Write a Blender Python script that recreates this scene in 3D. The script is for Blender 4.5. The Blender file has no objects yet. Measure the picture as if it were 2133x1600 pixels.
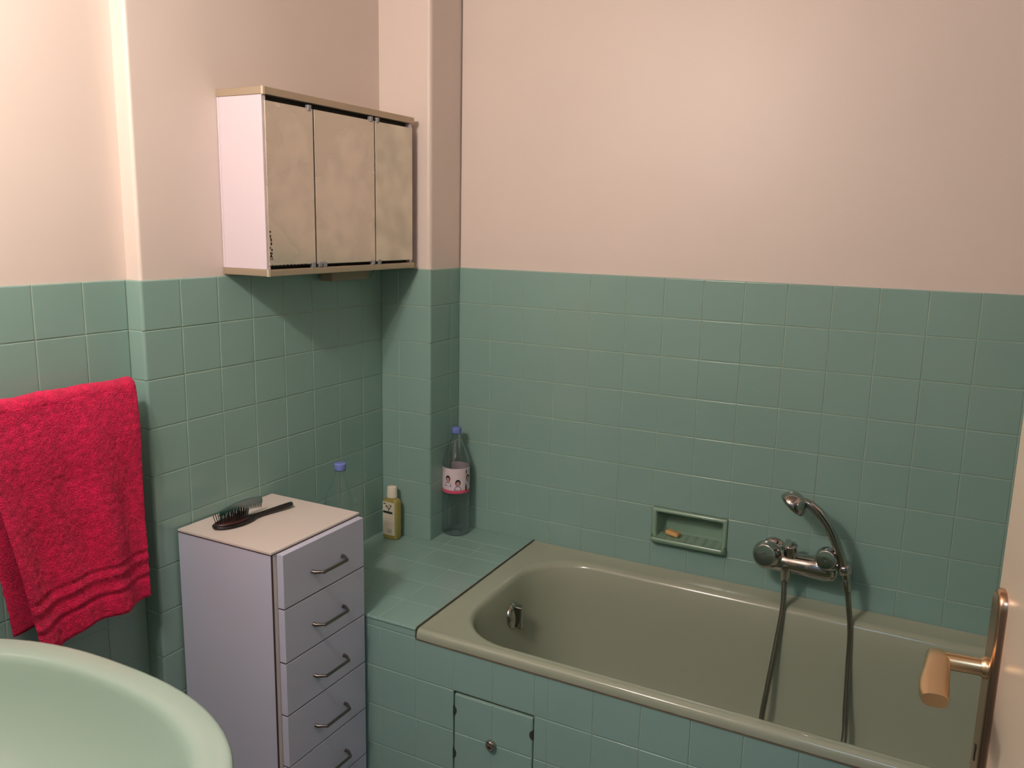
import bpy, math, random
from mathutils import Vector, Matrix
PI = math.pi
random.seed(7)
S = bpy.context.scene
COL = S.collection

# ------------------------------------------------------------------ camera
yaw, pitch, roll = -0.4803, -0.1878, 0.0210
fw = Vector((math.sin(yaw)*math.cos(pitch), math.cos(yaw)*math.cos(pitch), math.sin(pitch)))
rt = Vector((math.cos(yaw), -math.sin(yaw), 0)); up = rt.cross(fw)
r2 = rt*math.cos(roll)+up*math.sin(roll); u2 = -rt*math.sin(roll)+up*math.cos(roll)
cd = bpy.data.cameras.new('camera'); cam = bpy.data.objects.new('camera', cd); COL.objects.link(cam)
M = Matrix((r2, u2, -fw)).transposed().to_4x4(); M.translation = (1.3707, -2.2631, 1.5457)
cam.matrix_world = M
cd.sensor_width = 36; cd.lens = 36*1749.86/2133; cd.clip_start = 0.02
S.camera = cam
# ------------------------------------------------------------------ world, lights, exposure
w = bpy.data.worlds.new('world'); S.world = w; w.use_nodes = True
w.node_tree.nodes['Background'].inputs[0].default_value = (0.75, 0.85, 1.0, 1)
w.node_tree.nodes['Background'].inputs[1].default_value = 0.1
S.view_settings.view_transform = 'Standard'; S.view_settings.look = 'None'
S.view_settings.exposure = 0.0; S.view_settings.gamma = 1
def lamp(name, loc, power, col, r):
    l = bpy.data.lights.new(name, 'POINT'); l.energy = power; l.color = col; l.shadow_soft_size = r
    o = bpy.data.objects.new(name, l); o.location = loc; COL.objects.link(o); return o
lamp('bulb', (0.28, -1.90, 2.14), 18, (1.0, 0.88, 0.80), 0.018)
lamp('bulb', (0.40, -1.90, 2.14), 18, (1.0, 0.88, 0.80), 0.018)

al = bpy.data.lights.new('hall_fill_light', 'AREA'); al.energy = 10; al.color = (0.50, 0.72, 1.0); al.size = 0.5  # cool fill light added out of view, shining in through the doorway
ao = bpy.data.objects.new('hall_fill_light', al); COL.objects.link(ao); ao.location = (1.2, -2.75, 2.44)

# ------------------------------------------------------------------ materials
def srgb(r, g, b):
    f = lambda c: (c/255/12.92) if c/255 <= .04045 else ((c/255+.055)/1.055)**2.4
    return (f(r), f(g), f(b), 1)
def mat(name, col, rough=.5, metal=0, noise=None, bump=None, **kw):
    m = bpy.data.materials.new(name); m.use_nodes = True; nt = m.node_tree; b = nt.nodes['Principled BSDF']
    b.inputs['Base Color'].default_value = col; b.inputs['Roughness'].default_value = rough; b.inputs['Metallic'].default_value = metal
    for k, v in kw.items(): b.inputs[k.replace('_', ' ')].default_value = v
    tc = nt.nodes.new('ShaderNodeTexCoord')
    if noise:
        sc, amt = noise
        n = nt.nodes.new('ShaderNodeTexNoise'); n.inputs['Scale'].default_value = sc; n.inputs['Detail'].default_value = 4
        nt.links.new(tc.outputs['Object'], n.inputs['Vector'])
        mr = nt.nodes.new('ShaderNodeMapRange'); mr.inputs['From Min'].default_value = .3; mr.inputs['From Max'].default_value = .7
        mr.inputs['To Min'].default_value = 1-amt; mr.inputs['To Max'].default_value = 1+amt
        nt.links.new(n.outputs['Fac'], mr.inputs['Value'])
        mx = nt.nodes.new('ShaderNodeVectorMath'); mx.operation = 'SCALE'; mx.inputs[0].default_value = col[:3]
        nt.links.new(mr.outputs[0], mx.inputs['Scale']); nt.links.new(mx.outputs[0], b.inputs['Base Color'])
    if bump:
        sc, st, di = bump
        n = nt.nodes.new('ShaderNodeTexNoise'); n.inputs['Scale'].default_value = sc; n.inputs['Detail'].default_value = 3
        nt.links.new(tc.outputs['Object'], n.inputs['Vector'])
        bn = nt.nodes.new('ShaderNodeBump'); bn.inputs['Strength'].default_value = st; bn.inputs['Distance'].default_value = di
        nt.links.new(n.outputs['Fac'], bn.inputs['Height']); nt.links.new(bn.outputs[0], b.inputs['Normal'])
    return m
TILE = mat('seafoam_glazed_tile', srgb(137, 171, 163), .15, noise=(1.6, .05), bump=(9, .05, .01), Specular_IOR_Level=.5)
GROUT = mat('pale_grout', srgb(154, 178, 162), .8, noise=(14, .12))
PLASTER = mat('pinkish_plaster', srgb(223, 211, 203), .42, noise=(2.5, .02), bump=(5, .12, .02))
HALLP = mat('hall_paint', srgb(196, 190, 180), .7)
CEIL = mat('ceiling_paint', srgb(176, 164, 156), .8)
FLOOR = mat('floor_tile', srgb(120, 120, 112), .4, noise=(6, .1))
ENAMEL = mat('green_enamel', srgb(160, 168, 149), .14, bump=(4, .04, .01))
BASIN = mat('green_ceramic', srgb(162, 184, 172), .1)
DISH = mat('green_dish_ceramic', srgb(136, 168, 148), .15)
CHROME = mat('chrome', (.50, .48, .46, 1), .08, 1, bump=(25, .04, .005))
HOSE = mat('hose_steel', (.30, .29, .26, 1), .35, 1)
BLACK = mat('black_gap', (.006, .006, .005, 1), .7)
CAULK = mat('brown_sealant', srgb(104, 80, 58), .8, noise=(40, .4))
WHITE = mat('white_laminate', srgb(198, 202, 224), .32, noise=(3, .02))
CARC = mat('cream_laminate', srgb(222, 213, 207), .35)
EDGE = mat('brown_edge', srgb(74, 58, 58), .6)
BRONZE = mat('grey_brushed_metal', (.21, .19, .175, 1), .38, .9)
CABW = mat('cabinet_white', srgb(214, 204, 214), .3)
ALU = mat('champagne_aluminium', srgb(182, 168, 146), .38, .55)
ALUL = mat('light_aluminium', srgb(225, 215, 195), .3, .5)
CLIP = mat('grey_clip', srgb(150, 152, 156), .35, .4)
GREYBOX = mat('beige_plastic', srgb(150, 142, 120), .55)
GOLD = mat('brushed_gold', (.72, .52, .30, 1), .3, 1, bump=(60, .03, .003))
DOORP = mat('door_paint', srgb(202, 187, 168), .28, bump=(3, .06, .02))
PLATE = mat('copper_plate', (.60, .38, .25, 1), .26, 1)
BLKP = mat('black_plastic', (.012, .010, .010, 1), .28)
DARKG = mat('dark_grey_metal', (.035, .042, .036, 1), .5)
REDP = mat('dark_red_cushion', (.045, .010, .010, 1), .45)
TEAL = mat('teal_plastic', srgb(20, 88, 86), .3, Transmission_Weight=.25)
CAPB = mat('blue_cap', srgb(112, 130, 200), .4)
CAPW = mat('white_cap', srgb(228, 222, 206), .4)
LABEL = mat('label_paper', srgb(222, 206, 214), .5)
PINK = mat('label_pink', srgb(222, 84, 120), .5)
SKIN = mat('label_skin', srgb(196, 150, 140), .5)
HAIR = mat('label_hair', srgb(40, 24, 34), .5)
BLUE = mat('label_blue', srgb(112, 108, 160), .5)
SLAB = mat('shampoo_label', srgb(214, 206, 188), .5)
SINK_G = mat('print_dark_green', srgb(32, 52, 42), .5)
SGREY = mat('print_grey', srgb(176, 176, 168), .5)
SHAM = mat('shampoo_liquid', srgb(198, 186, 104), .15, Transmission_Weight=.45, IOR=1.4)
SOAP = mat('amber_soap', srgb(224, 174, 116), .4, Subsurface_Weight=.2)
def clear_plastic():
    m = bpy.data.materials.new('clear_plastic'); m.use_nodes = True; b = m.node_tree.nodes['Principled BSDF']
    b.inputs['Base Color'].default_value = (.98, .99, 1, 1); b.inputs['Roughness'].default_value = .03
    b.inputs['Transmission Weight'].default_value = 1; b.inputs['IOR'].default_value = 1.33
    return m
PET = clear_plastic()
def towel_mat():
    m = mat('red_terry', srgb(230, 18, 84), .95, noise=(60, .22), bump=(420, 1.0, .006))
    b = m.node_tree.nodes['Principled BSDF']; b.inputs['Sheen Weight'].default_value = .2; b.inputs['Sheen Roughness'].default_value = .5
    b.inputs['Sheen Tint'].default_value = (1, .35, .5, 1)
    return m
TOWEL = towel_mat()
def mirror_mat(haze=.36, tint=(196, 178, 156)):
    m = bpy.data.materials.new('tarnished_mirror'); m.use_nodes = True; nt = m.node_tree; N = nt.nodes; L = nt.links
    b = N['Principled BSDF']; b.inputs['Metallic'].default_value = 1; b.inputs['Base Color'].default_value = (.80, .77, .70, 1); b.inputs['Roughness'].default_value = .22
    df = N.new('ShaderNodeBsdfDiffuse'); df.inputs[0].default_value = srgb(190, 172, 148)
    tc = N.new('ShaderNodeTexCoord'); n = N.new('ShaderNodeTexNoise'); n.inputs['Scale'].default_value = 11; n.inputs['Detail'].default_value = 1.5
    L.new(tc.outputs['Object'], n.inputs['Vector'])
    mr = N.new('ShaderNodeMapRange'); mr.interpolation_type = 'SMOOTHSTEP'; mr.inputs['From Min'].default_value = .25; mr.inputs['From Max'].default_value = .75; mr.inputs['To Min'].default_value = .8; mr.inputs['To Max'].default_value = 1.3
    L.new(n.outputs['Fac'], mr.inputs['Value'])
    sc = N.new('ShaderNodeVectorMath'); sc.operation = 'SCALE'; sc.inputs[0].default_value = srgb(*tint)[:3]
    L.new(mr.outputs[0], sc.inputs['Scale']); L.new(sc.outputs[0], df.inputs[0])
    mx = N.new('ShaderNodeMixShader'); mx.inputs[0].default_value = haze; L.new(b.outputs[0], mx.inputs[1]); L.new(df.outputs[0], mx.inputs[2])
    L.new(mx.outputs[0], N['Material Output'].inputs['Surface'])
    return m
MIRROR = mirror_mat()
MIRROR_HAZY = mirror_mat(.55, (206, 200, 176))

# ------------------------------------------------------------------ mesh tools
class MB:
    def __init__(s): s.v = []; s.f = []; s.m = []; s.s = []; s.bev = False
    def add(s, vs, fs, mi=0, smooth=True):
        b = len(s.v); s.v += [tuple(v) for v in vs]
        for f in fs: s.f.append(tuple(b+i for i in f)); s.m.append(mi); s.s.append(smooth)
    def box(s, x0, x1, y0, y1, z0, z1, mi=0, bev=0.0, tf=None):
        x0, x1 = min(x0, x1), max(x0, x1); y0, y1 = min(y0, y1), max(y0, y1); z0, z1 = min(z0, z1), max(z0, z1)
        if bev <= 0:
            vs = [(x, y, z) for x in (x0, x1) for y in (y0, y1) for z in (z0, z1)]
            fs = [(0, 1, 3, 2), (4, 6, 7, 5), (0, 4, 5, 1), (2, 3, 7, 6), (0, 2, 6, 4), (1, 5, 7, 3)]
            if tf: vs = [tf(Vector(v)) for v in vs]
            s.add(vs, fs, mi, False); return
        # rounded box: rounded-rectangle rings stacked in z
        s.bev = True; b = bev; prof = [(0, b), (b*.3, b*.3), (b, 0)]
        rings = []
        def ring(ins, z):
            out = []; r = max(b-ins, 0)+1e-5
            for cx, cy, a0 in ((x1-b, y1-b, 0), (x0+b, y1-b, PI/2), (x0+b, y0+b, PI), (x1-b, y0+b, 1.5*PI)):
                for k in range(4):
                    a = a0+k*PI/6; out.append((cx+r*math.cos(a), cy+r*math.sin(a), z))
            return out
        zs = [(b, z0), (b*.3, z0+b*.3), (0, z0+b), (0, z1-b), (b*.3, z1-b*.3), (b, z1)]
        rings = [ring(i, z) for i, z in zs]
        if tf: rings = [[tf(Vector(v)) for v in r] for r in rings]
        s.loft(rings, mi, True, True, True)
    def loft(s, rings, mi=0, closed=True, cap0=False, cap1=False, smooth=True):
        n = len(rings[0]); vs = [v for r in rings for v in r]; fs = []
        for i in range(len(rings)-1):
            for j in range(n if closed else n-1):
                k = (j+1) % n; fs.append((i*n+j, i*n+k, (i+1)*n+k, (i+1)*n+j))
        s.add(vs, fs, mi, smooth)
        if cap0: s.add(rings[0], [tuple(reversed(range(n)))], mi, False)
        if cap1: s.add(rings[-1], [tuple(range(n))], mi, False)
    def lathe(s, prof, o=(0, 0, 0), axis=(0, 0, 1), n=32, mi=0, sx=1.0, cap=True):
        o = Vector(o); a = Vector(axis).normalized(); t = Vector((1, 0, 0)) if abs(a.x) < .9 else Vector((0, 1, 0))
        p = a.cross(t).normalized(); q = a.cross(p)
        rings = [[o+a*h+(p*math.cos(2*PI*k/n)*sx+q*math.sin(2*PI*k/n))*max(r, 1e-5) for k in range(n)] for r, h in prof]
        s.loft(rings, mi, True, cap, cap)
    def tube(s, pts, rad, n=12, mi=0, flat=1.0):
        pts = [Vector(p) for p in pts]; rad = rad if isinstance(rad, (list, tuple)) else [rad]*len(pts)
        rings = []; u = None
        for i, p in enumerate(pts):
            t = (pts[min(i+1, len(pts)-1)]-pts[max(i-1, 0)]).normalized()
            if u is None: u = t.cross(Vector((0, 0, 1)) if abs(t.z) < .9 else Vector((0, 1, 0))).normalized()
            u = (u-t*u.dot(t)).normalized(); v = t.cross(u)
            rings.append([p+(u*math.cos(2*PI*k/n)+v*math.sin(2*PI*k/n)*flat)*rad[i] for k in range(n)])
        s.loft(rings, mi, True, True, True)
    def build(s, name, mats, parent=None):
        me = bpy.data.meshes.new(name); me.from_pydata(s.v, [], s.f)
        for m in (mats if isinstance(mats, (list, tuple)) else [mats]): me.materials.append(m)
        me.polygons.foreach_set('material_index', s.m); me.polygons.foreach_set('use_smooth', s.s); me.update()
        o = bpy.data.objects.new(name, me); COL.objects.link(o)
        if s.bev:
            wn = o.modifiers.new('weighted_normals', 'WEIGHTED_NORMAL'); wn.weight = 100; wn.keep_sharp = True
        if parent:
            o.parent = parent
            bpy.context.view_layer.update(); o.matrix_parent_inverse = parent.matrix_world.inverted()
        return o
def spline(pts, n=8):
    P = [Vector(p) for p in pts]; P = [P[0]*2-P[1]]+P+[P[-1]*2-P[-2]]; out = []
    for i in range(1, len(P)-2):
        for k in range(n):
            t = k/n; a, b, c, d = P[i-1], P[i], P[i+1], P[i+2]
            out.append(.5*((2*b)+(c-a)*t+(2*a-5*b+4*c-d)*t*t+(3*b-a-3*c+d)*t**3))
    out.append(P[-2]); return out
def thing(name, label, cat, loc, group=None):
    o = bpy.data.objects.new(name, None); o.empty_display_size = .05; COL.objects.link(o); o.location = loc
    return tag(o, label, cat, group)
def tag(o, label, cat, group=None):
    o['label'] = label; o['category'] = cat
    if group: o['group'] = group
    return o
def struct(o, label=None):
    o['kind'] = 'structure'
    if label: o['label'] = label
    return o

def tiles(mb, O, U, V, us, vs, gap=.0018, skip=(), bull=None, seed=1, gdepth=.0013):
    """pillow-edged tiles over the grid us x vs on the plane O,U,V; U x V points into the room"""
    rnd = random.Random(seed); O = Vector(O); U = Vector(U); V = Vector(V); Nn = U.cross(V)
    bull = bull or {}
    for i in range(len(us)-1):
        for j in range(len(vs)-1):
            if (i, j) in skip: continue
            a0, a1 = sorted((us[i], us[i+1])); b0, b1 = sorted((vs[j], vs[j+1]))
            g = gap/2
            rl = bull.get('u0') if (a0 == min(us) and 'u0' in bull) else .0017
            rr = bull.get('u1') if (a1 == max(us) and 'u1' in bull) else .0017
            rb = bull.get('v0') if (b0 == min(vs) and 'v0' in bull) else .0017
            rtp = bull.get('v1') if (b1 == max(vs) and 'v1' in bull) else .0017
            gl = 0 if rl > .002 else g; gr = 0 if rr > .002 else g; gb = 0 if rb > .002 else g; gt = 0 if rtp > .002 else g
            def prof(c, r, sgn):
                out = [(c, .006)]
                for k in range(4):
                    th = k*PI/6; out.append((c+sgn*r*(1-math.cos(th)), r*(1-math.sin(th))))
                out.append((c+sgn*(r+.0006), 0)); return out
            pu = prof(a0+gl, rl, 1)+prof(a1-gr, rr, -1)[::-1]
            pv = prof(b0+gb, rb, 1)+prof(b1-gt, rtp, -1)[::-1]
            tu = rnd.gauss(0, .0016); tv = rnd.gauss(0, .0016); off = rnd.uniform(-.00025, .0001)
            cu, cv = (a0+a1)/2, (b0+b1)/2
            verts = []
            for x, dx in pu:
                for y, dy in pv:
                    d = -max(dx, dy)+off+tu*(x-cu)+tv*(y-cv)
                    verts.append(O+U*x+V*y+Nn*d)
            n = len(pv); fs = []
            for p in range(len(pu)-1):
                for r in range(n-1): fs.append((p*n+r, (p+1)*n+r, (p+1)*n+r+1, p*n+r+1))
            mb.add(verts, fs, 0)
            gd = -Nn*gdepth
            x0 = a0+(.0035 if rl > .002 else 0); x1 = a1-(.0035 if rr > .002 else 0); y0 = b0+(.0035 if rb > .002 else 0); y1 = b1-(.0035 if rtp > .002 else 0)
            mb.add([O+U*x0+V*y0+gd, O+U*x1+V*y0+gd, O+U*x1+V*y1+gd, O+U*x0+V*y1+gd], [(0, 1, 2, 3)], 1, False)

# ------------------------------------------------------------------ the room
T = .11; TOP = 1.41; H = 2.5
XB, YP, YE, XA = -.1788, -.1671, -1.0274, -.2273
BD = .004
XR, YN = 1.955, -2.03
zrows = [TOP-k*T for k in range(13)][::-1]; zrows[0] = 0.09; zr = [0.0]+zrows

def prism(mb, poly, z0, z1, mi=0, smooth=False):
    n = len(poly)
    mb.add([(x, y, z0) for x, y in poly]+[(x, y, z1) for x, y in poly], [(i, (i+1) % n, n+(i+1) % n, n+i) for i in range(n)], mi, smooth)
    mb.add([(x, y, z0) for x, y in poly], [tuple(reversed(range(n)))], mi, False); mb.add([(x, y, z1) for x, y in poly], [tuple(range(n))], mi, False)
def arc(cx, cy, r, a0, a1, n=6): return [(cx+r*math.cos(a0+(a1-a0)*k/n), cy+r*math.sin(a0+(a1-a0)*k/n)) for k in range(n+1)]

fl = MB(); fl.box(-.5, 2.3, -3.45, .2, -.1, 0); struct(fl.build('floor', FLOOR))
ce = MB(); ce.box(-.5, 2.2, -2.15, .2, H, H+.1); struct(ce.build('ceiling', CEIL))
# left wall: recessed near part, small step, then the part that carries the cabinet
mb = MB(); xa, xb = XA-BD, XB-BD
prism(mb, [(-.45, YN), (xa, YN), (xa, YE+.004+BD)] + arc(xb-.007, YE+BD+.007, .007, -PI/2, 0) + [(xb, YP+BD+.03), (-.45, YP+BD+.03)], 0, H)
wl = struct(mb.build('wall_left', PLASTER))
mb = MB()
yA = [YE-.1028-k*T for k in range(9)]
yA = sorted([YE+.0015]+[y for y in yA if y > YN]+[YN])
tiles(mb, (XA, 0, 0), (0, 1, 0), (0, 0, 1), yA, zr, bull={'v1': .003}, seed=2)
tiles(mb, (0, YE, 0), (1, 0, 0), (0, 0, 1), [XA-.001, XB-.0045], zr, bull={'v1': .003}, seed=3)
yB = sorted([YE]+[YP-.096-k*T for k in range(7)]+[YP+.0015])
tiles(mb, (XB, 0, 0), (0, 1, 0), (0, 0, 1), yB, zr, bull={'v1': .003, 'u0': .0055}, seed=4)
mb.build('wall_tiling', [TILE, GROUT], wl)
# boxed pipe column in the corner
mb = MB(); xc = -BD; yc = YP+BD
prism(mb, [(-.45, yc)] + arc(xc-.012, yc+.012, .012, -PI/2, 0) + [(xc, .1), (-.45, .1)], 0, H)
wc = struct(mb.build('wall_corner', PLASTER))
mb = MB()
zc = [z for z in zr if z > .5]
tiles(mb, (0, YP, 0), (1, 0, 0), (0, 0, 1), [XB-.001, XB+.0653, 0], zc, bull={'v1': .003, 'u1': .0055}, seed=5)
tiles(mb, (0, 0, 0), (0, 1, 0), (0, 0, 1), [YP+.0055, -.0564, .0015], zc, bull={'v1': .003}, seed=6)
mb.build('wall_tiling', [TILE, GROUT], wc)
# back wall with the recess for the soap dish
mb = MB(); nx0, nx1, nz0, nz1 = .676, .870, .657, .739
mb.box(-.0, XR+.1, BD, .12, nz1, H); mb.box(-.0, XR+.1, BD, .12, 0, nz0)
mb.box(-.0, nx0, BD, .12, nz0, nz1); mb.box(nx1, XR+.1, BD, .12, nz0, nz1); mb.box(nx0-.02, nx1+.02, .062, .12, nz0-.02, nz1+.02)
wb = struct(mb.build('wall_back', PLASTER))
mb = MB()
xs = [-.001]+[.1117+k*T for k in range(17)]; xs = [x for x in xs if x < XR]+[XR]
zb = [z for z in zr if z > .5]; j = [k for k in range(len(zb)-1) if abs(zb[k]-.64) < .02][0]
tiles(mb, (0, 0, 0), (1, 0, 0), (0, 0, 1), xs, zb, bull={'v1': .003}, skip={(6, j), (7, j)}, seed=8)
mb.build('wall_tiling', [TILE, GROUT], wb)
# right wall, wall with the doorway
mb = MB(); mb.box(XR+BD, XR+.12, YN-.12, .12, 0, H); wr = struct(mb.build('wall_right', PLASTER))
mb = MB(); ys = [0-k*T for k in range(18)]+[YN]
tiles(mb, (XR, 0, 0), (0, -1, 0), (0, 0, 1), sorted([-y for y in ys]), zr, bull={'v1': .003}, seed=9)
mb.build('wall_tiling', [TILE, GROUT], wr)
DX0, DX1 = .80, 1.64
mb = MB(); mb.box(-.45, DX0, YN-.12, YN-BD, 0, H); mb.box(DX1, XR+.12, YN-.12, YN-BD, 0, H); mb.box(DX0, DX1, YN-.12, YN-BD, 2.08, H)
wf = struct(mb.build('wall_front', PLASTER))
mb = MB(); tiles(mb, (0, YN, 0), (-1, 0, 0), (0, 0, 1), sorted([-DX0+.06]+[-DX0+.06+k*T for k in range(1, 9)]+[-XA]), zr, bull={'v1': .003}, seed=10)
mb.build('wall_tiling', [TILE, GROUT], wf)
mb = MB(); mb.box(-.1, 2.3, -3.45, -3.35, 0, H); mb.box(-.1, 0, -3.35, YN-.12, 0, H); mb.box(2.2, 2.3, -3.35, YN-.12, 0, H)
struct(mb.build('wall_hall', HALLP))  # unseen hall, added to shape doorway light and what the chrome reflects
mb = MB(); mb.box(-.1, 2.3, -3.45, YN-.12, H, H+.1); struct(mb.build('ceiling_hall', HALLP))
# door, opened into the room
dt = Vector((.12, -.993, 0)).normalized(); dn = Vector((-dt.y*-1, dt.x*-1, 0)); dn = Vector((-.993, -.12, 0)).normalized()
DO = Vector((1.4525, -1.2, 0))
def dtf(v): return DO+dt*v.x+dn*v.y+Vector((0, 0, v.z))
mb = MB(); mb.box(0, .83, -.04, 0, .008, 2.05, 0, .002, dtf)
door = struct(mb.build('door_1', DOORP))
hp = MB()
pc = .035   # plate centre from the free edge
def pring(half, h, y, r):
    out = []
    for cx, cz, a0 in ((half-r, h-r, 0), (-half+r, h-r, PI/2), (-half+r, -h+r, PI), (half-r, -h+r, 1.5*PI)):
        for k in range(6): a = a0+k*PI/10; out.append(dtf(Vector((pc+cx+r*math.cos(a), y, 1.037+cz+r*math.sin(a)))))
    return out
hp.loft([pring(.021, .122, -.001, .018), pring(.021, .122, .006, .018), pring(.0185, .1195, .0085, .0165), pring(.0165, .1175, .009, .015)], 0, True, True, True)
plate = hp.build('handle_plate', PLATE, door)
hk = MB(); hk.lathe([(.0035, .0085), (.0035, .0098)], dtf(Vector((pc, 0, .965))), dn, 12); hk.box(pc-.0018, pc+.0018, .0085, .0097, .948, .965, 0, 0, dtf)
hk.build('keyhole', BLACK, plate)
hl = MB()
hl.lathe([(.0125, .009), (.0125, .012), (.0105, .014), (.0098, .016), (.0098, .052)], dtf(Vector((pc, 0, 1.064))), dn, 24)
hl.build('lever_neck', GOLD, door)
hb = MB(); rings = []
for k, (t, hw, hh, yy) in enumerate([(-.016, .004, .004, .058), (-.014, .010, .007, .058), (-.008, .0125, .009, .058), (.01, .0135, .0095, .060), (.035, .0145, .0088, .064), (.065, .0155, .0082, .069), (.085, .0150, .0078, .071), (.098, .0130, .0076, .071)]):
    rings.append([dtf(Vector((pc+t, yy+hw*math.copysign(abs(math.cos(a))**.75, math.cos(a)), 1.064+hh*math.copysign(abs(math.sin(a))**.75, math.sin(a)))) ) for a in [2*PI*i/28 for i in range(28)]])
hb.loft(rings, 0, True, True, True)
hb.build('lever', GOLD, door)

# ------------------------------------------------------------------ tiled surround of the bath
bs = thing('bath_surround', 'sea-green tiled ledge and front panel boxing in the bathtub', 'bath surround', (.06, -.33, 0))
YA, LX = -.6583, .281
def lz(y): return .571+y*.014
mb = MB()
tiles(mb, (0, 0, .5705), (1, 0, 0), (0, 1, .014), [XB+.001, -.164+.0, -.054, .056, .166, LX], [YP-.001, -.2158, -.3258, -.4358, -.5458, YA-.003], bull={'v0': .004}, seed=21)
tiles(mb, (0, 0, .5705), (1, 0, 0), (0, 1, .014), [.001, .056, .166, LX], [-.001, -.1058, YP-.001], seed=22)
mb.build('ledge_tiling', [TILE, GROUT], bs)
mb = MB(); ax = [XB, -.049, .061, .171, .281, .391, .501, .611, .6463]+[.6463+k*T for k in range(1, 12)]+[XR]
az = [0, .094, .204, .314, .424, .534, .553]
ip = ax.index(.391)
tiles(mb, (0, YA, 0), (1, 0, 0), (0, 0, 1), ax[:5], az, seed=23)
tiles(mb, (0, YA, 0), (1, 0, 0), (0, 0, 1), ax[4:], az[:-1], seed=24, skip={(1, 2), (1, 3), (2, 2), (2, 3)})
mb.build('panel_tiling', [TILE, GROUT], bs)
mb = MB(); mb.box(XB, LX-.001, YA+.008, YP-.002, 0, .553); mb.box(0, LX-.001, YP-.002, -.002, 0, .557)
mb.box(LX-.001, .391, YA+.008, YA+.03, 0, .532); mb.box(.611, XR, YA+.008, YA+.03, 0, .532)
mb.box(.391, .611, YA+.008, YA+.03, .424, .532); mb.box(.391, .611, YA+.008, YA+.03, 0, .204); mb.box(.38, .62, YA+.035, YA+.04, .19, .44, 1)  # last box: black sheet standing in for the shade behind the panel gap
mb.build('masonry', [GROUT, BLACK], bs)
mb = MB(); mb.tube([(LX+.0008, -.002, .5715), (LX+.0008, -.3, .567), (LX+.0008, -.655, .562), (LX+.0008, -.6605, .556), (LX, -.661, .536)], .0013, 6)
mb.tube([(LX, -.6605, .5335), (XR, -.6605, .5335)], .0014, 6)
mb.build('sealant', CAULK, bs)
# removable panel
ap = thing('access_panel', 'square removable inspection panel of four sea-green tiles in the bath front', 'access panel', (.501, YA, .314))
mb = MB(); tiles(mb, (0, YA-.001, 0), (1, 0, 0), (0, 0, 1), [.3955, .501, .6080], [.2065, .314, .4172], seed=25, gap=.0016); mb.box(.3955, .6080, YA+.0045, YA+.012, .2065, .4172, 1)
mb.build('tile_panel', [TILE, GROUT], ap)
mb = MB(); mb.lathe([(.0105, 0), (.0125, .002), (.0132, .006), (.0125, .010), (.0105, .0125), (.0102, .0128), (.006, .0112), (.0, .0110)], (.5005, YA-.001, .3165), (0, -1, 0), 24)
kn = mb.build('knob', CHROME, ap); kn['label'] = 'small chrome knob'
def clip(x, z, s):
    mb = MB(); mb.add([], [])
    pts = [(x, z+.012)]+[(x+s*.0095*math.cos(a), z+.0125*math.sin(a)) for a in [PI/2-PI*k/10 for k in range(11)]]
    n = len(pts); mb.add([(a, YA-.0022, b) for a, b in pts]+[(a, YA+.006, b) for a, b in pts], [tuple(range(n))]+[(i, (i+1) % n, n+(i+1) % n, n+i) for i in range(n)], 0, False)
    mb.build('clip', DARKG, ap)
clip(.392, .373, 1); clip(.392, .257, 1); clip(.610, .374, -1)

# ------------------------------------------------------------------ bathtub
tub = thing('bathtub', 'pale green enamelled bathtub with a rounded rim along the tiled wall', 'bathtub', (1.117, -.33, .54))
def rr(x0, x1, y0, y1, r, z, nc=10, ns=10, zf=None):
    r = min(r, (x1-x0)/2-.001, (y1-y0)/2-.001); cs = [(x1-r, y1-r, 0), (x0+r, y1-r, PI/2), (x0+r, y0+r, PI), (x1-r, y0+r, 1.5*PI)]; out = []
    for i, (cx, cy, a0) in enumerate(cs):
        pts = [(cx+r*math.cos(a0+k*PI/2/nc), cy+r*math.sin(a0+k*PI/2/nc)) for k in range(nc+1)]
        out += pts
        nx, ny, na = cs[(i+1) % 4]; q = (nx+r*math.cos(na), ny+r*math.sin(na)); p = pts[-1]
        out += [(p[0]+(q[0]-p[0])*k/ns, p[1]+(q[1]-p[1])*k/ns) for k in range(1, ns)]
    return [(x, y, z+(zf(x, y) if zf else 0)) for x, y in out]
X0, X1, Y0, Y1 = LX+.0020, XR-.002, -.6615, -.002
sl = lambda x, y: (y+.66)*.0160
mb = MB(); rs = []
for ins, z in ((.004, .527), (.001, .530), (0, .536), (0, .546), (.002, .553), (.007, .5575), (.014, .5585), (.021, .557), (.026, .5565)):
    rs.append(rr(X0+ins*.12, X1-ins*.12, Y0+ins, Y1-ins*.12, .004+ins*.1, z, zf=sl))
for x0, x1, y0, y1, r, z in ((.338, 1.90, -.632, -.068, .17, .557), (.345, 1.893, -.626, -.076, .168, .5555), (.351, 1.885, -.621, -.083, .166, .550), (.355, 1.875, -.618, -.088, .164, .541),
                             (.362, 1.85, -.612, -.095, .16, .50), (.377, 1.80, -.603, -.104, .155, .40), (.395, 1.74, -.592, -.115, .15, .28), (.415, 1.70, -.575, -.132, .14, .22), (.45, 1.64, -.545, -.160, .12, .185), (.50, 1.56, -.50, -.20, .10, .172), (.6, 1.4, -.42, -.28, .06, .168)):
    rs.append(rr(x0, x1, y0, y1, r, z, zf=sl if z > .54 else None))
mb.loft(rs, 0, True, False, True)
mb.build('tub_shell', ENAMEL, tub)
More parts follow.
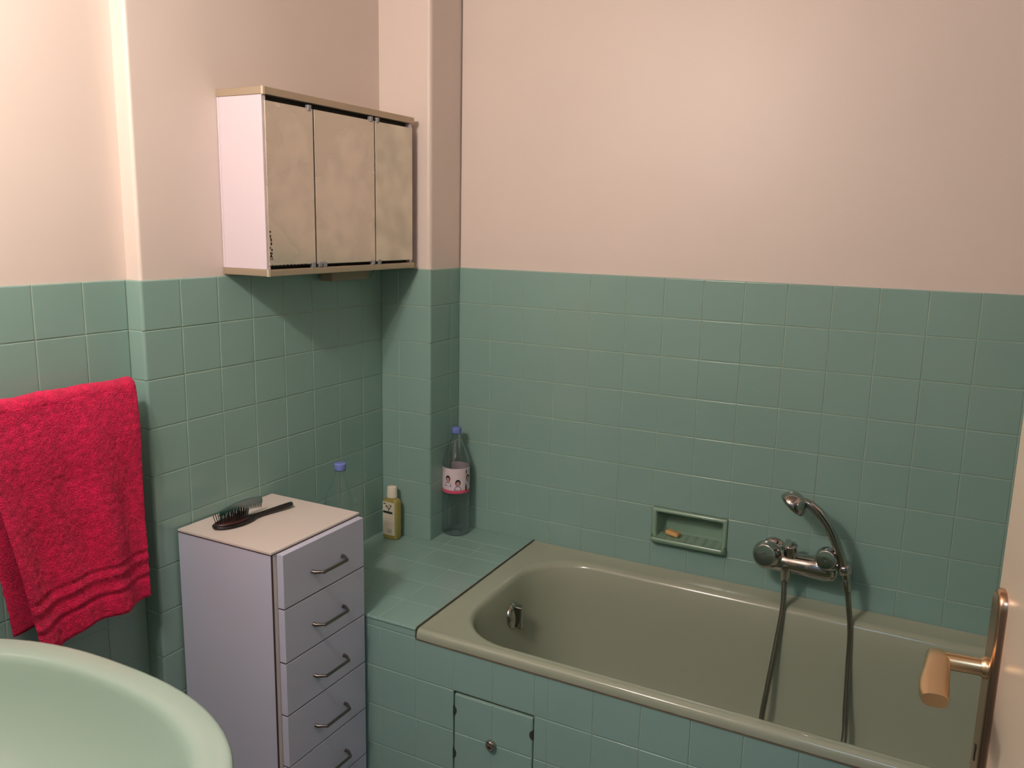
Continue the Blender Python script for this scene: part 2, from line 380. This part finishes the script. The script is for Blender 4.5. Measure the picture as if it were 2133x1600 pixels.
# overflow on the inside of the left end
ax_ = Vector((1, 0, .12)).normalized(); oc = Vector((.3655, -.300, .462))
mb = MB(); mb.lathe([(.037, 0), (.037, .004), (.034, .008), (.022, .012), (.01, .014), (0, .0143)], oc, ax_, 32)
of = mb.build('overflow_cover', CHROME, tub)
mb = MB(); mb.box(oc.x+.008, oc.x+.03, oc.y-.006, oc.y+.006, oc.z+.026, oc.z+.031, 0, .002); mb.box(oc.x+.01, oc.x+.026, oc.y+.002, oc.y+.018, oc.z-.038, oc.z+.03, 0, .002)
mb.build('overflow_lever', CHROME, of)

# ------------------------------------------------------------------ soap dish
sd = thing('soap_dish', 'sea-green ceramic soap dish recessed into the back wall tiles', 'soap dish', (.7715, 0, .643))
mb = MB(); fx0, fx1, fz0, fz1 = .6635, .8805, .6415, .7485
def rz(x0, x1, z0, z1, r, y):
    return [(p[0], y, p[1]) for p in [(a[0], a[1]) for a in rr(x0, x1, z0, z1, r, 0, 4, 3)]]
mb.loft([rz(fx0, fx1, fz0, fz1, .003, .0035), rz(fx0, fx1, fz0, fz1, .003, -.003), rz(fx0+.002, fx1-.002, fz0+.002, fz1-.002, .003, -.006), rz(fx0+.009, fx1-.009, fz0+.01, fz1-.008, .004, -.0075), rz(fx0+.0125, fx1-.0125, fz0+.014, fz1-.011, .005, -.005),
         rz(.678, .868, .659, .737, .006, .002), rz(.680, .866, .661, .735, .008, .05), rz(.688, .858, .668, .728, .012, .058)], 0, True, False, True)
mb.build('recess', DISH, sd)
mb = MB(); ny = 9; nxs = 110; grid = []
for i in range(nxs+1):
    x = .6665+(.8795-.6665)*i/nxs
    rib = .0036*max(0, math.cos((x-.683)/(.867-.683)*2*PI*7.0))**2 if .68 < x < .87 else 0
    col = []
    e = min(1, max(0, min(x-.6665, .8795-x)/.006)); e = math.sin(e*PI/2)
    for y, z, rb in ((.045, .6645, 0), (.02, .664, 1), (0, .663, 1), (-.014, .663, 1), (-.024, .664, .6), (-.0295, .6675, 0), (-.0325, .666, 0), (-.0325, .659, 0), (-.024, .651, 0), (-.006, .643, 0), (.002, .6425, 0)):
        y2 = y if y > -.003 else -.003+(y+.003)*(.55+.45*e)
        z2 = z+rib*rb+(1-e)*.007*(1 if y < .01 and z > .66 else 0)
        if y > 0 and z > .66: x_ = min(max(x, .681), .865)
        else: x_ = x
        col.append((x_, y2, z2))
    grid.append(col)
m = len(grid[0]); mb.add([v for c in grid for v in c], [(i*m+j, i*m+j+1, (i+1)*m+j+1, (i+1)*m+j) for i in range(nxs) for j in range(m-1)])
mb.add(grid[0], [tuple(range(m))]); mb.add(grid[-1], [tuple(reversed(range(m)))])
mb.build('ribbed_tray', DISH, sd)
mb = MB(); tf = lambda v: Vector((.722, .014, .6738))+Matrix.Rotation(-.25, 3, 'Z')@(Matrix.Rotation(.06, 3, 'Y')@v)
mb.box(-.021, .021, -.011, .011, -.0065, .0065, 0, .004, tf)
tag(mb.build('soap_bar', SOAP), 'small worn amber soap bar lying in the green wall soap dish', 'soap')

# ------------------------------------------------------------------ mixer, hand shower, hose
bm = thing('bath_mixer', 'chrome two-knob bath mixer tap mounted on the back wall above the tub', 'tap', (1.08, 0, .68))
mb = MB()
pts = [(.990, -.062, .684), (.996, -.062, .684), (1.02, -.062, .684), (1.06, -.062, .684), (1.10, -.062, .684), (1.15, -.062, .684), (1.175, -.062, .684), (1.182, -.062, .684)]
mb.tube(pts, [.006, .024, .029, .027, .029, .031, .027, .010], 24)
for x in (1.010, 1.160):
    mb.lathe([(.034, .001), (.034, .004), (.026, .012), (.018, .016), (.018, .06)], (x, 0, .690), (0, -1, 0), 28)
mb.build('mixer_body', CHROME, bm)
for x, z, r in ((1.006, .703, .038), (1.157, .722, .032)):
    mb = MB(); a = Vector((-.12, -.9, .22)) if x < 1.1 else Vector((-.13, -.9, .20))
    mb.lathe([(r*.45, -.03), (r*.5, -.012), (r*.93, -.006), (r*.99, -.003), (r, 0), (r*.985, .003), (r*.76, .021), (r*.73, .0225), (r*.70, .023), (r*.68, .0231), (0, .0225)], (x, -.088, z), a, 32)
    mb.build('knob', CHROME, bm)
mb = MB(); mb.lathe([(.016, -.012), (.018, 0), (.018, .028), (.0165, .031), (0, .032)], (1.062, -.066, .708), (0, -.25, 1), 20)
mb.tube([(1.062, -.074, .732), (1.062, -.088, .748), (1.060, -.102, .752)], [.008, .007, .009], 12)
dv = mb.build('diverter', CHROME, bm)
mb = MB(); mb.lathe([(.016, .012), (.017, 0), (.0135, -.006), (.0135, -.022), (.011, -.026), (.010, -.036)], (1.055, -.075, .672), (0, -.05, 1), 20)
mb.build('hose_outlet', CHROME, bm)
mb = MB(); mb.tube([(1.165, -.065, .700), (1.185, -.078, .704), (1.199, -.088, .704)], [.012, .010, .012], 14)
mb.lathe([(.0125, -.012), (.0165, -.010), (.0165, .010), (.0125, .012)], (1.199, -.088, .704), (-.3, -.08, .92), 22)
mb.build('shower_cradle', CHROME, bm)
hs = thing('hand_shower', 'chrome hand shower resting in the mixer cradle, head leaning left', 'shower head', (1.207, -.085, .66))
mb = MB(); hpts = spline([(1.2065, -.086, .668), (1.199, -.088, .704), (1.186, -.092, .742), (1.163, -.098, .796), (1.136, -.103, .838), (1.108, -.106, .862), (1.090, -.106, .870)], 5)
n = len(hpts); rad = [.0085+.0045*math.sin(min(1, k/n*1.05)*PI*.9) for k in range(n)]
mb.tube(hpts, rad, 16); mb.lathe([(.0105, -.02), (.0115, -.012), (.0115, .006), (.009, .012)], hpts[0], (-.15, 0, 1), 18)
mb.build('handle', CHROME, hs)
sdv = Vector((-.62, -.18, -.74)).normalized(); hc = Vector((1.066, -.108, .860))
mb = MB(); mb.lathe([(0, -.030), (.012, -.029), (.022, -.024), (.030, -.015), (.035, -.004), (.0365, .004), (.0355, .009), (.031, .0115), (.0, .0115)], hc, sdv, 36)
hd = mb.build('shower_head', CHROME, hs)
mb = MB(); mb.lathe([(.028, .0112), (.027, .0128), (0, .0135)], hc, sdv, 30); mb.build('spray_plate', BLKP, hd)
mb = MB()
hpath = spline([(1.0545, -.0735, .634), (1.058, -.09, .56), (1.052, -.115, .46), (1.045, -.145, .36), (1.040, -.17, .27), (1.05, -.20, .205), (1.10, -.24, .181), (1.17, -.25, .180), (1.225, -.22, .20), (1.243, -.165, .27), (1.2375, -.13, .36), (1.2325, -.105, .45), (1.2275, -.090, .54), (1.217, -.086, .61), (1.2095, -.086, .652)], 22)
mb.tube(hpath, [.0068+.0006*(i % 2) for i in range(len(hpath))], 12)
tag(mb.build('shower_hose', HOSE), 'grey metal shower hose hanging from the mixer into the tub and back up', 'hose')

# ------------------------------------------------------------------ drawer unit
du = thing('drawer_unit', 'tall narrow white laminate drawer unit standing between wall and bath ledge', 'drawer unit', (-.03, -.815, 0))
UX0, UX1, UY0, UY1, UT = -.172, .114, -.972, -.665, .832
mb = MB(); mb.box(UX0, UX1, UY0, UY1, .0, UT-.0065)
mb.box(UX1, UX1+.0015, UY0, UY0+.0045, 0, UT-.007, 1); mb.box(UX1-.002, UX1+.0008, UY0+.001, UY1-.001, .0, UT-.008, 2)
mb.build('carcass', [WHITE, EDGE, CARC], du)
mb = MB(); mb.box(UX0, UX1+.002, UY0-.0008, UY1, UT-.0048, UT, 0); mb.box(UX0+.0005, UX1+.0025, UY0-.0012, UY1-.0005, UT-.0066, UT-.0046, 1)
mb.build('top_panel', [CARC, EDGE], du)
def drawer(z1, z0):
    mb = MB(); fx = UX1+.002
    mb.box(fx, fx+.0185, -.9565, -.6725, z0+.0028, z1, 0, .0012)
    mb.box(fx, fx+.017, -.956, -.673, z0+.0002, z0+.003, 1)
    d = mb.build('drawer', [WHITE, EDGE], du)
    mb = MB(); zc_ = (z0+z1)/2-.006; x = fx+.0185
    for s, y in ((-1, -.864), (1, -.757)):
        mb.tube([(x-.001, y, zc_), (x+.008, y-s*.0, zc_), (x+.026, y-s*.012, zc_)], [.0056, .0052, .0036], 4)
    mb.box(x+.0245, x+.0280, -.854, -.767, zc_-.0038, zc_+.0038, 0, .0006)
    mb.build('handle', BRONZE, d)
for k in range(6): drawer(.8245-k*.1298, .8245-(k+1)*.1298)

# hairbrush and comb on top of it
hbx = thing('hairbrush', 'black oval hairbrush with dark red cushion lying bristles up on the drawer unit', 'hairbrush', (-.083, -.88, UT))
ba = Vector((.046, .218, 0)).normalized(); bp = Vector((-ba.y, ba.x, 0)); bo = Vector((-.0845, -.8805, UT))
mb = MB(); rings = []
prof = [(-.056, .002), (-.054, .010), (-.048, .018), (-.036, .0255), (-.018, .0295), (.0, .0295), (.02, .027), (.038, .0205), (.05, .0125), (.060, .0085), (.075, .0070), (.10, .0075), (.13, .0092), (.152, .0092), (.161, .0065), (.164, .002)]
for t, hw in prof:
    hh = .0052 if t < .05 else .0058
    lift = .0055+(max(0, t-.05)*.04)
    rings.append([bo+ba*t+bp*(hw*math.cos(a))+Vector((0, 0, lift+hh*math.sin(a)*min(1, hw/.006))) for a in [2*PI*i/18 for i in range(18)]])
mb.loft(rings, 0, True, True, True); mb.build('brush_body', BLKP, hbx)
mb = MB(); rings = []
for k in range(6):
    f = math.cos(k/5*PI/2*.96); z = .010+.008*math.sin(k/5*PI/2)
    rings.append([bo+ba*(-.008+.044*f*math.cos(a))+bp*(.0235*f*math.sin(a))+Vector((0, 0, z)) for a in [2*PI*i/30 for i in range(30)]])
mb.loft(rings, 0, True, False, True); cu = mb.build('cushion', REDP, hbx)
mb = MB()
for i in range(-8, 9):
    for j in range(-4, 5):
        a, b = i*.0052+(j % 2)*.0026, j*.0050
        if (a/.042)**2+(b/.0215)**2 > 1: continue
        p = bo+ba*(-.008+a)+bp*b+Vector((0, 0, .014)); d = ba*(a*.10-.0012)+bp*b*.12+Vector((0, 0, .0185))
        mb.tube([p, p+d*.5, p+d], [.0008, .0007, .0010], 5)
br = mb.build('bristles', BLKP, hbx); br['kind'] = 'stuff'
mb = MB(); rings = []
# comb: curved spine on top, teeth pointing down between the bristles
cxp = -.0945
for k in range(25):
    t = k/24; y = -.917+.136*t; z1 = UT+.0365+.011*math.sin(PI*min(1, .12+t*.80)); z0 = z1-.0135-.003*t
    th = .0022
    rings.append([(cxp-th, y, z0), (cxp+th, y, z0), (cxp+th*.7, y, z1-.001), (cxp, y, z1), (cxp-th*.7, y, z1-.001)])
mb.loft(rings, 0, True, True, True, False)
for k in range(34):
    t = (k+.5)/34; y = -.917+.136*t; z1 = UT+.0365+.011*math.sin(PI*min(1, .12+t*.80))-.012
    mb.tube([(cxp, y, z1), (cxp, y, z1-.010), (cxp, y, z1-.0165)], [.0013, .0012, .0007], 5)
tag(mb.build('comb', TEAL), 'dark teal plastic comb stuck upright in the hairbrush bristles', 'comb')

# ------------------------------------------------------------------ bottles
def ribs(z, zs, d=.0012, w_=.004):
    return sum(-d*math.exp(-((z-a)/w_)**2) for a in zs)
def water_bottle(name_label, loc, rot, with_label, lean=(0, 0)):
    t = thing('water_bottle', name_label, 'bottle', loc, 'empty water bottles on the bath ledge')
    mb = MB(); pr = [(.012, .006), (.022, .001), (.034, .0006), (.040, .004), (.0435, .012)]
    z = .02
    while z < .235:
        r = .0438+ribs(z, [.04, .055, .070, .085, .10, .115, .13, .138, .226], .0016, .003)
        if .142 < z < .222: r = .0425
        pr.append((r, z)); z += .0025
    pr += [(.0425, .24), (.039, .25), (.034, .262), (.028, .278), (.0215, .295), (.0155, .312), (.0128, .320), (.0125, .326), (.0155, .327), (.0155, .3285), (.0125, .3295), (.0125, .336)]
    o = Vector(loc)
    mb.lathe(pr, o, (0, 0, 1), 40, cap=False)
    mb.lathe([(max(r-.0006, .001), h+.0006) for r, h in pr][::-1], o, (0, 0, 1), 40, cap=False)
    b = mb.build('bottle_body', PET, t)
    mb = MB(); n = 40; rc = .0155
    rings = []
    for r, h in ((.0150, .3285), (rc, .3295), (rc, .3435), (.0148, .3462), (.010, .3472)):
        rings.append([o+Vector(((r+(.0004 if k % 2 else 0))*math.cos(2*PI*k/n), (r+(.0004 if k % 2 else 0))*math.sin(2*PI*k/n), h)) for k in range(n)])
    mb.loft(rings, 0, True, True, True); c = mb.build('cap', CAPB, t); c['label'] = 'blue screw cap'
    if with_label:
        def cyl(a, zz, r): return o+Vector((r*math.cos(a), r*math.sin(a), zz))
        mb = MB(); R = .0432
        for zz0, zz1, mi in ((.152, .223, 0), (.142, .152, 2)):
            mb.loft([[cyl(2*PI*k/48, z_, R+e) for k in range(48)] for z_, e in ((zz0, 0), (zz1, 0))], mi)
        # printed portraits: hair, face, shoulders
        def blob(a0, z0, ra, rz_, mi, e, half=False):
            pts = [cyl(a0+ra/R*math.cos(th), z0+rz_*math.sin(th) if not (half and math.sin(th) < 0) else z0, R+e) for th in [2*PI*k/20 for k in range(20)]]
            mb.add(pts, [tuple(range(20))], mi, False)
        for a0, zc_ in ((rot-.62, .189), (rot+.14, .177), (rot+1.0, .190), (rot+2.6, .182), (rot-2.2, .18)):
            blob(a0, zc_-.024, .012, .014, 3, .0003, True)
            blob(a0, zc_, .0085, .011, 4, .0004)
            blob(a0, zc_-.003, .0058, .0075, 5, .0006)
        blob(rot+.82, .210, .0022, .008, 4, .0004); blob(rot+.80, .158, .0035, .009, 4, .0007)
        mb.box(0, 0, 0, 0, 0, 0) if False else None
        l = mb.build('label', [LABEL, LABEL, PINK, BLUE, HAIR, SKIN], t); l['label'] = 'white label with two dark-haired faces and a pink band'
    return t
water_bottle('empty clear water bottle with printed label in the corner beside the boxed column', (.034, -.068, lz(-.068)), -1.03, True)
water_bottle('empty clear water bottle half hidden behind the white drawer unit', (-.040, -.545, lz(-.545)-.003), 0, False)
sx, sy = -.115, -.206; sz = lz(sy)
sb = thing('shampoo_bottle', 'yellow-green shampoo bottle with white cap and label, against the boxed column', 'bottle', (sx, sy, sz))
mb = MB(); rings = []
for ins, z in ((.004, 0), (.001, .001), (0, .004), (0, .118), (.0015, .124), (.006, .130), (.011, .134), (.013, .137)):
    rings.append([(x+sx, y+sy, z+sz) for x, y, z in rr(-.0265+ins*1.2, .0265-ins*1.2, -.0165+ins*.6, .0165-ins*.6, .009, z, 5, 2)])
mb.loft(rings, 0, True, True, True); mb.build('bottle_body', SHAM, sb)
mb = MB(); mb.lathe([(.0165, .134), (.0168, .136), (.0150, .166), (.0140, .169), (.0, .1695)], (sx, sy, sz), (0, 0, 1), 28, 0, 1.0); c = mb.build('cap', CAPW, sb); c['label'] = 'white tapered cap'
mb = MB(); fy = sy-.0170
def quad(x0, z0, x1, z1, mi, e, sk=0):
    mb.add([(sx+x0, fy-e, sz+z0), (sx+x1, fy-e, sz+z0+sk), (sx+x1, fy-e, sz+z1+sk), (sx+x0, fy-e, sz+z1)], [(0, 1, 2, 3)], mi, False)
quad(-.0235, .014, .021, .121, 0, 0)
quad(-.022, .084, .013, .0915, 1, .0002, -.001)
quad(-.021, .113, -.012, .1165, 1, .0002)
for x, z, r in ((-.010, .108, .0024), (.007, .110, .0026), (-.003, .1075, .0015), (.003, .112, .0016), (-.006, .1045, .002)):
    mb.add([(sx+x+r*math.cos(a), fy-.0002, sz+z+r*math.sin(a)) for a in [2*PI*k/10 for k in range(10)]], [tuple(range(10))], 1, False)
for p in ([(-.0115, .107), (.0005, .0985), (.0, .096)], [(.0085, .109), (.0005, .0985), (.0, .096)], [(0, .102), (0, .0925)]):
    mb.tube([(sx+a, fy-.0002, sz+b) for a, b in p], .0011, 5, 1)
for k in range(4): quad(-.019, .066-k*.007, .012-(k % 2)*.008, .0675-k*.007, 2, .0002)
quad(-.008, .020, .010, .034, 2, .0002)
mb.build('label', [SLAB, SINK_G, SGREY], sb)

# ------------------------------------------------------------------ mirror cabinet
mc = thing('mirror_cabinet', 'white three-door mirror cabinet with aluminium rails hanging on the left wall', 'mirror cabinet', (XB, -.49, 1.415))
CX0, CX1, CY0, CY1 = XB-BD+.001, -.045, -.789, -.197
mb = MB(); mb.box(CX0, CX1, CY0+.001, CY0+.013, 1.431, 1.820); mb.box(CX0, CX1, CY1-.013, CY1-.001, 1.431, 1.820); mb.box(CX0, CX0+.006, CY0, CY1, 1.431, 1.82)
mb.build('side_panels', CABW, mc)
mb = MB(); mb.box(CX0+.01, CX1-.012, CY0+.014, CY1-.014, 1.432, 1.819); mb.build('dark_interior', BLACK, mc)  # black block standing in for the shade inside, seen between the doors
for nm, z0, z1 in (('top_rail', 1.8205, 1.8375), ('bottom_rail', 1.4145, 1.4305)):
    mb = MB(); mb.box(CX0, -.0375, CY0-.0015, CY1+.0015, z0, z1, 0, .0015); mb.box(-.0425, -.0368, CY0-.0022, CY0+.004, z0-.0002, z1+.0002, 1)
    mb.build(nm, [ALU, ALUL], mc)
for y0, y1 in ((-.7835, -.6240), (-.6190, -.3810), (-.3755, -.2025)):
    mb = MB(); mb.box(-.0440, -.0395, y0, y1, 1.4385, 1.808, 0, .0006)
    mb.build('mirror_door', MIRROR_HAZY if y1 > -.3 else MIRROR, mc)
def cab_clip(y, z, w_=.012, h=.014):
    mb = MB(); mb.box(-.046, -.0365, y-w_/2, y+w_/2, z-h/2, z+h/2, 0, .0012); mb.build('hinge_clip', CLIP, mc)
for y, z in ((-.637, 1.809), (-.395, 1.811), (-.367, 1.811), (-.633, 1.4365), (-.608, 1.438), (-.590, 1.437), (-.391, 1.436), (-.362, 1.436)): cab_clip(y, z)
mb = MB()   # tarnish eating into the lower near corner of the first mirror
rnd = random.Random(3)
for k in range(26):
    zz = 1.452+rnd.random()**1.3*.075; yy = -.7815+abs(rnd.gauss(0, .0035)); r = rnd.uniform(.0006, .0024)
    mb.add([(-.0393, yy+r*math.cos(a)*rnd.uniform(.7, 1.2), zz+1.5*r*math.sin(a)) for a in [2*PI*i/9 for i in range(9)]], [tuple(range(9))], 0, False)
for k in range(12):
    yy = -.775+k*.0125; mb.add([(-.0393, yy+.006*math.cos(a), 1.4395+rnd.uniform(.0006, .002)*math.sin(a)) for a in [2*PI*i/9 for i in range(9)]], [tuple(range(9))], 0, False)
mb.build('tarnish', BLACK, mc)
mb = MB(); mb.box(-.165, -.125, -.462, -.300, 1.3835, 1.4145, 0, .002)
sbx = mb.build('switch_box', GREYBOX, mc)
mb = MB(); mb.tube(spline([(-.13, -.302, 1.389), (-.13, -.285, 1.390), (-.13, -.272, 1.400), (-.13, -.268, 1.414)], 4), .002, 6); mb.build('cord', GREYBOX, sbx)

# ------------------------------------------------------------------ towel on its rail
tr = thing('towel_rail', 'chrome towel rail on the left wall holding the red towel', 'towel rail', (XA, -1.45, 1.19))
RX, RZ = -.160, 1.192
mb = MB(); mb.tube([(RX, -1.16, RZ), (RX, -1.80, RZ)], .008, 16); mb.build('bar', CHROME, tr)
for y in (-1.19, -1.785):
    mb = MB(); mb.lathe([(.018, .001), (.018, .006), (.009, .010)], (XA, y, RZ-.055), (1, 0, 0), 20); mb.tube([(XA+.008, y, RZ-.055), (XA+.03, y, RZ-.05), (RX-.008, y, RZ-.02), (RX, y, RZ)], .006, 12); mb.build('bracket', CHROME, tr)
NS, NT = 190, 330
import mathutils
def nz(x, y, z): return mathutils.noise.noise(Vector((x, y, z)))
LF, LB, RR = .478, .455, .017   # front drop, back drop, radius over the bar
tot = LB+PI*RR+LF
mb = MB(); grid = []
def sheet(s, t, off):
    """s 0..1 near->far along the bar, t metres from back hem to front hem"""
    if t < LB: h = LB-t; front = -1; ang = 0
    elif t < LB+PI*RR: ang = (t-LB)/RR; h = 0; front = 0
    else: h = t-LB-PI*RR; front = 1
    f = h/LF
    yl = -1.432+.086*min(1, f*1.0)**.9; yr = -1.084+.002*f
    if front < 0: yl = -1.425+.060*f; yr = -1.10+.005*f
    y = yl+(yr-yl)*s
    fold = (.010*math.sin(s*9.0+1.2+f*.8)+.006*math.sin(s*19+2.2-f*1.5))*min(1, f*1.6)
    sag = .006*math.sin(s*PI)
    if front == 0:
        x = RX-RR*math.cos(ang)*(1.0); z = RZ+RR*math.sin(ang)-.002+.004*nz(s*5, .3, 0)*math.sin(ang)
    elif front > 0:
        x = RX+RR+.010*f+fold+.010*math.sin(PI*min(1, f*3))*.5; z = RZ-h
    else:
        x = RX-RR-.004*f+fold*.35; z = RZ-h
    x += (0 if front == 0 else .004*nz(s*4, h*9, 3*front+5))
    # hem slants a little
    if front > 0: z -= f*f*(.018*(1-s)-.004)+f*f*f*.014*math.sin(s*7.5+.6)*(1-s)
    return Vector((x, y, z))
for j in range(NT+1):
    t = tot*j/NT; row = []
    for i in range(NS+1):
        s = i/NS; row.append(sheet(s, t, 0))
    grid.append(row)
def normal(j, i):
    a = grid[min(j+1, NT)][i]-grid[max(j-1, 0)][i]; b = grid[j][min(i+1, NS)]-grid[j][max(i-1, 0)]
    n_ = a.cross(b)
    return n_.normalized() if n_.length > 0 else Vector((1, 0, 0))
def band(d):   # d metres above the hem: woven flat stripes beside raised ridges
    k = 0
    for c, wd, hgt in ((.050, .006, -.0028), (.062, .0045, .0012), (.078, .010, -.0030), (.094, .0045, .0014), (.108, .006, -.0026), (.118, .003, .0008)):
        k += hgt*math.exp(-((d-c)/wd)**2*1.4)
    return k
outer, inner = [], []
for j in range(NT+1):
    t = tot*j/NT; d = min(t, tot-t)
    ro, ri = [], []
    for i in range(NS+1):
        n_ = normal(j, i); p = grid[j][i]
        fz = 1 if band(d) > -.0015 else .25
        e = min(i, NS-i, j, NT-j)
        th = .0045*min(1, .25+e/3)
        q1, q2 = i/NS*.33, t
        bumpv = .0013*fz*nz(q1*230, q2*230, 1)+.0011*fz*nz(q1*90, q2*90, 7)
        ro.append(p+n_*(th+bumpv+band(d))); ri.append(p-n_*(th*.9))
    outer.append(ro); inner.append(ri)
W_ = NS+1
mb.add([v for r in outer for v in r], [(j*W_+i, (j+1)*W_+i, (j+1)*W_+i+1, j*W_+i+1) for j in range(NT) for i in range(NS)])
mb.add([v for r in inner for v in r], [(j*W_+i, j*W_+i+1, (j+1)*W_+i+1, (j+1)*W_+i) for j in range(NT) for i in range(NS)])
def strip(a, b):
    n = len(a); mb.add(a+b, [(i, i+1, n+i+1, n+i) for i in range(n-1)])
strip(outer[0], inner[0]); strip(inner[-1], outer[-1]); strip([r[0] for r in inner], [r[0] for r in outer]); strip([r[-1] for r in outer], [r[-1] for r in inner])
tag(mb.build('towel', TOWEL), 'bright red terry towel hanging over the rail on the left wall', 'towel')

# ------------------------------------------------------------------ wash basin
BZ = .87
wbn = thing('wash_basin', 'large pale green ceramic wash basin at the bottom left', 'wash basin', (.30, -1.76, 0))
bcx, bcy = .305, -1.775
def sup(a, b, z, n=2.4, cy=None, N=96):
    cy = bcy if cy is None else cy
    out = []
    for k in range(N):
        th = 2*PI*k/N; c, s_ = math.cos(th), math.sin(th)
        y = cy+b*math.copysign(abs(s_)**(2/n), s_)
        out.append((bcx+a*math.copysign(abs(c)**(2/n), c), max(y, YN+.004), z))
    return out
mb = MB()
R_ = [sup(.19, .16, .62, 2), sup(.27, .21, .68, 2.1), sup(.35, .265, .76, 2.2), sup(.382, .284, .82), sup(.391, .2905, .845), sup(.3955, .2935, .858), sup(.3960, .294, .864), sup(.3935, .2925, .8685), sup(.388, .288, .870),
      sup(.366, .266, .8695, 2.35), sup(.356, .257, .868, 2.3), sup(.3505, .2515, .864, 2.3), sup(.347, .248, .855, 2.25), sup(.341, .242, .83, 2.2), sup(.322, .225, .79, 2.1), sup(.27, .185, .750, 2), sup(.18, .12, .728, 2), sup(.08, .06, .718, 2), sup(.02, .02, .716, 2)]
mb.loft(R_, 0, True, True, True)
mb.build('bowl', BASIN, wbn)
mb = MB(); rg = []
for a, b, z in ((.13, .12, 0), (.125, .115, .04), (.095, .09, .2), (.085, .08, .5), (.11, .10, .66)):
    rg.append(sup(a, b, z, 2.2, -1.86))
mb.loft(rg, 0, True, True, True); mb.build('pedestal', BASIN, wbn)
